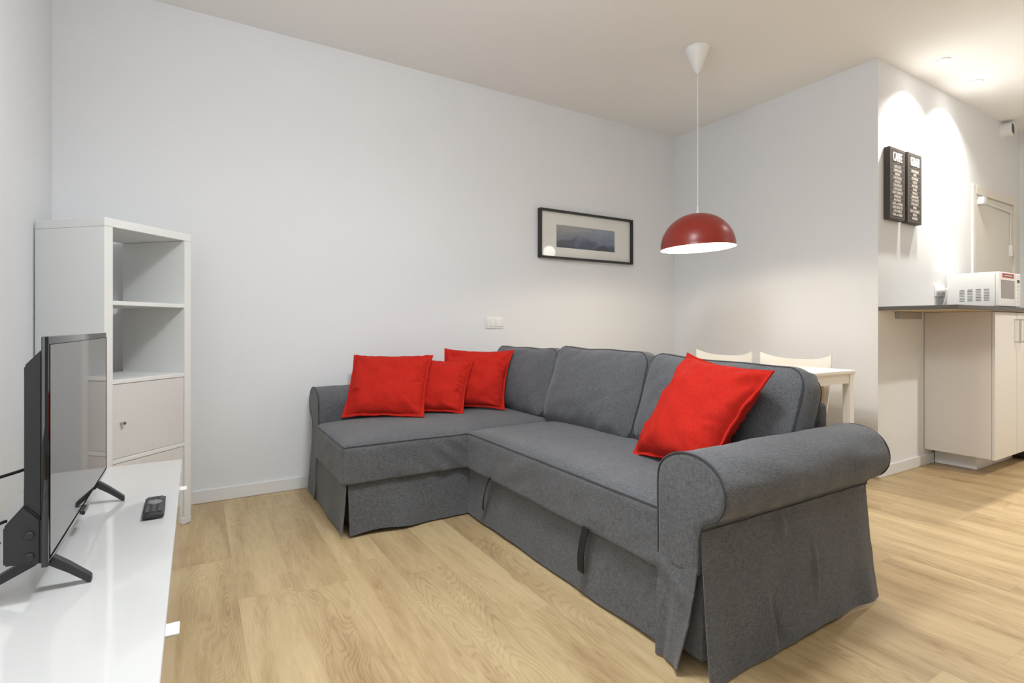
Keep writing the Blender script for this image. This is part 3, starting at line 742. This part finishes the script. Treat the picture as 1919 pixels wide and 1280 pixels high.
# ================================================================ framed picture
PX0, PX1, PZ0, PZ1 = 2.318, 3.300, 1.545, 1.935
pc = Vector(((PX0 + PX1) / 2, YA - .001, PZ0)); pic = thing('framed_picture', 'wide black framed landscape photograph with white mat on the back wall', 'picture', pc)
yf, yb = YA - .040, YA - .001; fw = .016
bm = BM(); box(bm, PX0, PX1, yf, yb, PZ0, PZ0 + fw, .001, 1); box(bm, PX0, PX1, yf, yb, PZ1 - fw, PZ1, .001, 1)
box(bm, PX0, PX0 + fw, yf, yb, PZ0 + fw, PZ1 - fw, .001, 1); box(bm, PX1 - fw, PX1, yf, yb, PZ0 + fw, PZ1 - fw, .001, 1)
finish('frame', bm, M['frame'], pic, smooth=False, off=pc)
ix0, ix1, iz0, iz1 = 2.49, 3.108, 1.640, 1.822
bm = BM(); ym = YA - .012
box(bm, PX0 + fw, ix0, ym - .002, ym, PZ0 + fw, PZ1 - fw); box(bm, ix1, PX1 - fw, ym - .002, ym, PZ0 + fw, PZ1 - fw)
box(bm, ix0, ix1, ym - .002, ym, PZ0 + fw, iz0); box(bm, ix0, ix1, ym - .002, ym, iz1, PZ1 - fw)
finish('mat_board', bm, M['mat'], pic, smooth=False, off=pc)
bm = BM(); box(bm, ix0 - .01, ix1 + .01, ym + .0005, ym + .002, iz0 - .008, iz1 + .008); finish('print', bm, M['print'], pic, smooth=False, off=pc)
bm = BM(); box(bm, PX0 + fw, PX1 - fw, ym - .006, ym - .004, PZ0 + fw, PZ1 - fw); finish('glass', bm, M['glass'], pic, smooth=False, off=pc)

# ================================================================ wall switch
sc = Vector((1.926, YA, .99)); sw = thing('light_switch', 'white two-gang light switch plate on the back wall above the chaise', 'light switch', sc)
bm = BM(); box(bm, 1.850, 2.003, YA - .008, YA - .0005, .985, 1.072, .003); finish('plate', bm, M['plast'], sw, off=sc)
bm = BM(); box(bm, 1.862, 1.882, YA - .0105, YA - .007, 1.002, 1.056, .001, 1); box(bm, 1.886, 1.922, YA - .0115, YA - .007, 1.002, 1.056, .001, 1); finish('socket_insert', bm, M['plast'], sw, off=sc)
bm = BM(); box(bm, 1.934, 1.990, YA - .0125, YA - .007, 1.002, 1.056, .002, 1); finish('rocker', bm, M['plast'], sw, off=sc)

# ================================================================ pendant lamp
PL = Vector((2.752, 2.284, H)); lamp = thing('pendant_lamp', 'red dome pendant lamp hanging on a white cord from the ceiling', 'lamp', PL)
bm = BM(); lathe(bm, [(0, -.0005), (.077, -.0005), (.080, -.006), (.076, -.016), (.016, -.155), (.008, -.163), (0, -.164)], 48); finish('ceiling_cup', bm, M['plast'], lamp)
tilt = Matrix.Rotation(R(-2.4), 4, Vector((cos(TH) * 0 + sin(TH), cos(TH), 0)))
za = 1.722 - H
bm = BM(); tube(bm, [(0, 0, -.16), (0, 0, za - .0)], .0028, 8); lathe(bm, [(.0035, za + .055), (.006, za + .03), (.0095, za), (0, za)], 16); finish('cord', bm, M['plast'], lamp)
rs = .229; prof = []
for k in range(25):
    a = (pi / 2) * k / 24; prof.append((rs * sin(a) ** .96, .218 * cos(a)))
prof[0] = (0, .218)
bm = BM(); lathe(bm, prof + [(rs + .0015, -.004), (rs - .0005, -.0045)], 72, c=(0, 0, za - .219), M=tilt); shade = finish('lamp_shade', bm, M['lampred'], lamp, ang=60)
prin = [(r * .991 if r > 0 else 0, z * .985) for r, z in prof] + [(rs - .0005, -.0045)]
bm = BM(); lathe(bm, prin, 72, c=(0, 0, za - .219), M=tilt); finish('shade_lining', bm, M['lampin'], shade, ang=60, label='white inside of the shade')
bm = BM(); lathe(bm, [(0, .19), (.018, .19), (.018, .135), (0, .135)], 24, c=(0, 0, za - .219), M=tilt); finish('bulb_socket', bm, M['plast'], lamp)
bm = BM(); lathe(bm, [(0, .135), (.014, .135), (.022, .115), (.030, .09), (.030, .075), (.022, .058), (.010, .050), (0, .048)], 28, c=(0, 0, za - .219), M=tilt); finish('bulb', bm, M['bulb'], lamp)
point('pendant_lamp_light', (PL.x, PL.y, H + za - .219 + .035), 8.5, WARM, .03)

# ================================================================ downlights
def downlight(x, y, label):
    t = thing('downlight', label, 'downlight', (x, y, H), 0, 'recessed downlights over the counter')
    bm = BM(); lathe(bm, [(.030, -.001), (.042, -.001), (.042, -.005), (.036, -.007), (.030, -.004)], 36); finish('rim', bm, M['plast'], t)
    bm = BM(); lathe(bm, [(0, -.0015), (.030, -.0015), (.030, -.006), (.022, -.011), (.010, -.0135), (0, -.014)], 36); finish('lens', bm, M['dl'], t)
downlight(4.277, 1.545, 'round recessed downlight nearer the wall corner, above the two signs')
downlight(4.852, 1.558, 'round recessed downlight further from the corner, towards the round vent')

# ================================================================ signs
def text_bm(bm, body, cx, z, h, wmax, y, align='CENTER', squeeze=1.0, bold=.0, depth=.0012):
    cu = bpy.data.curves.new('t', 'FONT'); cu.body = body; cu.size = 1; cu.align_x = 'CENTER'; cu.align_y = 'CENTER'; cu.offset = bold
    ob = bpy.data.objects.new('t', cu); COL.objects.link(ob); dg = bpy.context.evaluated_depsgraph_get(); dg.update()
    me = bpy.data.meshes.new_from_object(ob.evaluated_get(dg)); bpy.data.objects.remove(ob, do_unlink=True)
    xs = [v.co.x for v in me.vertices]; ys = [v.co.y for v in me.vertices]
    w0 = max(xs) - min(xs); h0 = max(ys) - min(ys); sy = h / h0; sx = min(sy * squeeze, wmax / w0)
    mx, my = (max(xs) + min(xs)) / 2, (max(ys) + min(ys)) / 2
    b2 = BM(); b2.from_mesh(me)
    for v in b2.verts: v.co = Vector((cx + (v.co.x - mx) * sx, y, z + (v.co.y - my) * sy))
    r = bmesh.ops.extrude_face_region(b2, geom=list(b2.faces))
    for v in [g for g in r['geom'] if isinstance(g, bmesh.types.BMVert)]: v.co.y -= depth
    m2 = bpy.data.meshes.new('t'); b2.to_mesh(m2); b2.free(); bm.from_mesh(m2); bpy.data.meshes.remove(m2); bpy.data.meshes.remove(me)
def sign(x0, x1, z0, z1, head, lines, label, thick=.038):
    c = Vector(((x0 + x1) / 2, YC, z0)); t = thing('menu_sign', label, 'sign', c, 0, 'narrow wall signs above the counter')
    yf = YC - thick; bm = BM(); box(bm, x0, x1, yf, YC - .001, z0, z1, .002, 1); finish('board', bm, M['sign'], t, smooth=False, off=c)
    W_ = x1 - x0; cx = c.x
    bm = BM()
    for sh_ in (-.0022, 0, .0022): text_bm(bm, head, cx + sh_, z1 - .060, .060, W_ * .58, yf, squeeze=.55, depth=.0018 + sh_ * .2)
    finish('heading', bm, M['signhdr'], t, smooth=False, off=c)
    bl = BM(); bt = BM(); n = len(lines); top = z1 - .112; bot = z0 + .022; st = (top - bot) / n
    for (a, b) in ((z1 - .014, z1 - .012), (z0 + .012, z0 + .014)): box(bl, x0 + .012, x1 - .012, yf - .0008, yf, a, b)
    for (a, b) in ((x0 + .012, x0 + .014), (x1 - .014, x1 - .012)): box(bl, a, b, yf - .0008, yf, z0 + .014, z1 - .014)
    box(bl, cx - .03, cx + .03, yf - .0008, yf, z1 - .101, z1 - .098)
    for i, s in enumerate(lines):
        zc = top - (i + .5) * st
        box(bl, x0 + .022, x1 - .022, yf - .0008, yf, top - i * st - .001, top - i * st + .001)
        text_bm(bt, s, cx, zc - .0005, .0165, W_ * .70, yf, squeeze=.72, bold=.0)
    finish('rules', bl, M['signline'], t, smooth=False, off=c); finish('lettering', bt, M['signtxt'], t, smooth=False, off=c)
sign(3.940, 4.150, 1.716, 2.196, 'CAFFE', ['CAFFE LATTE', 'CAPPUCCINO', 'ESPRESSO', 'CAFFE MOCHA', 'AFFOGATO', 'CAFFE FREDDO', 'CAFFE LUNGO', 'CAFFE CORRETTO', 'AMERICANO', 'MACCHIATO', 'CAFFE con PANNA', 'CAFFE RISTRETTO', 'CAFFE DOPPIO', 'CAFFE con CREMA'],
     'dark narrow sign headed CAFFE with rows of coffee names')
sign(4.190, 4.400, 1.716, 2.202, 'GELATI', ['CIOCCOLATO', 'CAFFE', 'PISTACCHIO', 'COCCO', 'NOCCIOLA', 'LIMONE', 'FRAGOLA', 'ZABAGLIONE', 'TUTTI FRUTTI', 'FIOR di LATTE', 'MOKA', 'FRUTTI di BOSCO', 'MENTA', 'AMARENA'],
     'dark narrow sign headed GELATI with rows of ice cream flavours')

# ================================================================ round wall vent
vc = Vector((6.02, YC, 2.700)); v_ = thing('wall_vent', 'small round white vent pipe high on the wall above the entrance door', 'vent', vc)
Rx = Matrix.Rotation(R(90), 4, 'X')
bm = BM(); lathe(bm, [(.050, 0), (.068, 0), (.068, .006), (.062, .012), (.060, .075), (.056, .078), (.050, .074), (.050, 0)], 36, M=Rx); finish('collar', bm, M['plast'], v_)
bm = BM(); lathe(bm, [(0, .066), (.0505, .066), (.0505, .06), (0, .06)], 36, M=Rx); finish('opening', bm, M['vent'], v_)

# ================================================================ kitchen counter
KS = 4.53; KF = 1.352; ZW0, ZW1 = 1.103, 1.131
wc = Vector((4.9, 1.55, ZW0)); wt = thing('worktop', 'dark grey laminate bar worktop running along the kitchen wall', 'worktop', wc)
bm = BM(); box(bm, XB + .002, 6.2, 1.325, YC - .001, ZW0 + .002, ZW1, .0015, 1); finish('slab', bm, M['top'], wt, smooth=False, off=wc)
bm = BM(); box(bm, XB + .006, 6.196, 1.329, YC - .002, ZW0 - .001, ZW0 + .0018); finish('underside', bm, M['under'], wt, smooth=False, off=wc, label='raw chipboard underside')
cc = Vector((4.97, 1.55, 0))
def cabinet(x0, x1, label, hx):
    c = Vector(((x0 + x1) / 2, 1.55, 0)); t = thing('base_cabinet', label, 'cabinet', c, 0, 'cream base cabinets under the worktop')
    bm = BM(); box(bm, x0, x1, KF + .018, YC - .003, .115, ZW0 - .002, .001, 1); finish('carcass', bm, M['kside'], t, smooth=False, off=c)
    bm = BM(); box(bm, x0 + .002, x1 - .002, KF, KF + .017, .112, ZW0 - .006, .0012, 1); d = finish('door', bm, M['kitch'], t, smooth=False, off=c)
    bm = BM(); z0, z1 = .885, 1.055
    box(bm, hx - .006, hx + .006, KF - .034, KF - .026, z0, z1, .002, 1)
    for z in (z0 + .004, z1 - .012): box(bm, hx - .005, hx + .005, KF - .03, KF, z, z + .008, .001, 1)
    finish('handle', bm, M['metalg'], d, smooth=False, off=c)
    bm = BM(); box(bm, max(x0, 4.665), x1, 1.49, YC - .016, .002, .113, .001, 1); finish('plinth', bm, M['base'], t, smooth=False, off=c)
cabinet(KS, 4.925, 'cream base cabinet at the open end of the counter, side panel showing', 4.885)
cabinet(4.928, 5.33, 'cream base cabinet second from the end of the counter, at the photo edge', 4.965)
c = Vector((5.6, 1.55, 0)); ov = thing('base_appliance', 'dark appliance front under the worktop beyond the cream cabinets', 'appliance', c)
bm = BM(); box(bm, 5.335, 5.93, KF, YC - .016, .02, ZW0 - .003, .003); finish('body', bm, M['black'], ov, off=c)
bm = BM(); tube(bm, [(5.40, KF - .001, .98), (5.40, KF - .035, .98), (5.86, KF - .035, .98), (5.86, KF - .001, .98)], .007, 8); finish('handle', bm, M['metalg'], ov, off=c)
bc = Vector((4.26, YC, 1.06)); br = thing('shelf_bracket', 'grey metal bracket on the wall under the dark worktop', 'bracket', bc)
bm = BM(); box(bm, 4.10, 4.425, YC - .030, YC - .001, 1.052, ZW0 - .002, .002, 1); finish('rail', bm, mat('grey_bracket_paint', (.42, .40, .40), .5), br, smooth=False, off=bc)
for x in (4.15, 4.38):
    bm = BM(); lathe(bm, [(0, .004), (.006, .003), (.007, 0), (0, 0)], 16, M=Rx); bmesh.ops.translate(bm, verts=bm.verts, vec=(x, YC - .0305, 1.070)); finish('screw', bm, M['metalg'], br, off=bc)
# socket with plugs
s_c = Vector((4.80, YC, 1.27)); so = thing('wall_socket', 'white double wall socket with plugs beside the microwave', 'socket', s_c)
bm = BM(); box(bm, 4.70, 4.86, YC - .010, YC - .0005, 1.225, 1.31, .003); finish('plate', bm, M['plast'], so, off=s_c)
for x in (4.742, 4.815):
    bm = BM(); lathe(bm, [(0, .045), (.014, .045), (.018, .036), (.020, .008), (.026, .006), (.026, 0), (0, 0)], 24, M=Rx); bmesh.ops.translate(bm, verts=bm.verts, vec=(x, YC - .0095, 1.268)); p_ = finish('plug', bm, M['plast'], so, off=s_c)
    bm = BM(); tube(bm, catmull([(x, YC - .052, 1.262), (x + .002, YC - .058, 1.23), (x + .008, YC - .04, 1.17), (x + .015, YC - .03, ZW1 + .006)], 6), .0035, 8); finish('cord', bm, M['plast'], p_, off=s_c)

# ================================================================ microwave
mx0, mx1, my0, my1, mz0, mz1 = 4.745, 5.155, 1.395, 1.690, ZW1 + .010, ZW1 + .250
mc = Vector(((mx0 + mx1) / 2, (my0 + my1) / 2, ZW1)); mw = thing('microwave', 'white microwave oven standing on the dark worktop', 'microwave', mc)
bm = BM(); box(bm, mx0, mx1, my0 + .02, my1, mz0, mz1, .006, 3); finish('body', bm, M['plast'], mw, off=mc)
bm = BM(); box(bm, mx0 + .001, mx1 - .095, my0, my0 + .0195, mz0 + .001, mz1 - .001, .005, 3); dr = finish('door', bm, M['plast'], mw, off=mc)
bm = BM(); box(bm, mx0 + .035, mx1 - .125, my0 - .0015, my0 + .002, mz0 + .055, mz1 - .055, .001, 1); finish('window', bm, M['mwin'], dr, smooth=False, off=mc)
bm = BM(); box(bm, mx1 - .094, mx1 - .001, my0, my0 + .0195, mz0 + .001, mz1 - .001, .005, 3); cp = finish('control_panel', bm, M['plast'], mw, off=mc)
bm = BM(); box(bm, mx1 - .070, mx1 - .025, my0 - .001, my0 + .002, mz1 - .068, mz1 - .045); finish('display', bm, M['vent'], cp, smooth=False, off=mc)
for k in range(5):
    for j in (0, 1):
        bm = BM(); z = mz0 + .035 + k * .027; x = mx1 - .070 + j * .026
        box(bm, x, x + .019, my0 - .0015, my0 + .002, z, z + .012, .001, 1); finish('button', bm, mat('microwave_button', (.66, .66, .64), .4) if k + j == 0 else bpy.data.materials['microwave_button'], cp, smooth=False, off=mc)
bm = BM()
for g in range(4):
    for k in range(8):
        y = my1 - .075 - g * .046; z = mz0 + .040 + k * .0112
        box(bm, mx0 - .0008, mx0 + .001, y - .030, y, z, z + .0042)
finish('vent_slots', bm, M['vent'], mw, smooth=False, off=mc)
bm = BM(); yy = my0 - .0006
box(bm, mx0 + .055, mx1 - .135, yy, yy + .002, mz1 - .040, mz1 - .008); st_ = finish('sticker', bm, M['stred'], dr, smooth=False, off=mc)
bm = BM(); box(bm, mx0 + .085, mx1 - .165, yy - .0006, yy + .001, mz1 - .032, mz1 - .016); finish('sticker_panel', bm, M['vent'], st_, smooth=False, off=mc)
bm = BM(); box(bm, mx0 + .095, mx1 - .175, yy - .001, yy + .001, mz1 - .027, mz1 - .021); finish('sticker_band', bm, M['plast'], st_, smooth=False, off=mc)
for x in (mx0 + .04, mx1 - .04):
    for y in (my0 + .05, my1 - .04):
        bm = BM(); lathe(bm, [(0, 0), (.012, 0), (.013, .011), (0, .011)], 16, c=(x, y, ZW1)); finish('foot', bm, M['black'], mw, off=mc)

# ================================================================ dining table and chairs
tc_ = Vector((2.99, 2.27, 0)); tb = thing('dining_table', 'white rectangular dining table behind the sofa under the red lamp', 'table', tc_)
tx0, tx1, ty0, ty1 = 2.620, 3.368, 1.640, 2.890
bm = BM(); box(bm, tx0, tx1, ty0, ty1, .722, .742, .002, 2); finish('tabletop', bm, M['chair'], tb, off=tc_)
for x in (tx0 + .008, tx1 - .052):
    for y in (ty0 + .008, ty1 - .052):
        bm = BM(); box(bm, x, x + .044, y, y + .044, 0, .7215, .002, 1); finish('leg', bm, M['chair'], tb, smooth=False, off=tc_)
bm = BM(); a = .02
box(bm, tx0 + .053, tx1 - .053, ty0 + .014, ty0 + .026, .665, .7215); box(bm, tx0 + .053, tx1 - .053, ty1 - .026, ty1 - .014, .665, .7215)
box(bm, tx0 + .014, tx0 + .026, ty0 + .053, ty1 - .053, .665, .7215); box(bm, tx1 - .026, tx1 - .014, ty0 + .053, ty1 - .053, .665, .7215)
finish('apron', bm, M['chair'], tb, smooth=False, off=tc_)
def make_chair(label):
    t = thing('dining_chair', label, 'chair', (0, 0, 0), 0, 'white dining chairs at the table')
    # local: faces -x, back at +x
    bm = BM()
    def shell(u, v):                       # u across (-1..1), v 0 seat front .. 1 back top
        w = .225 + .012 * v
        if v < .5:
            q = v / .5; x = -.235 + q * .39; z = .445 - .018 * sin(pi * q) + .0 * q
            y = u * (w - .015); z += .022 * abs(u) ** 3 * q
        else:
            q = (v - .5) / .5; a = q * q * (3 - 2 * q)
            x = .155 + .085 * q ** .7 ; z = .445 + .345 * q ** 1.15
            y = u * w * (1 + .04 * q); x -= .045 * abs(u) ** 2.4 * q; z += (.040 * abs(u) ** 3 - .010) * q ** 2
        return Vector((x, y, z))
    sheet(bm, lambda a, b: shell(a * 2 - 1, b), 26, 34, .010)
    finish('seat_shell', bm, M['chair'], t, ang=50)
    for sy in (-1, 1):
        bm = BM(); tube(bm, [(.205, sy * .185, .68), (.165, sy * .195, .44), (.215, sy * .205, .0)], .014, 10, rads=[.011, .016, .012]); finish('leg', bm, M['birch'], t)
        bm = BM(); tube(bm, [(-.17, sy * .17, .435), (-.215, sy * .20, 0)], .015, 10, rads=[.016, .012]); finish('leg', bm, M['birch'], t)
    bm = BM(); box(bm, -.18, .17, -.17, .17, .405, .432, .006); finish('seat_frame', bm, M['birch'], t)
    return t
ch = make_chair('white dining chair with birch legs, nearer the kitchen counter')
ch.location = (3.275, 2.085, 0)
c2 = ch.copy(); COL.objects.link(c2); c2.location = (3.265, 2.640, 0); c2['label'] = 'white dining chair with birch legs, further from the kitchen counter'
for k in list(ch.children):
    d = k.copy(); COL.objects.link(d); d.parent = c2
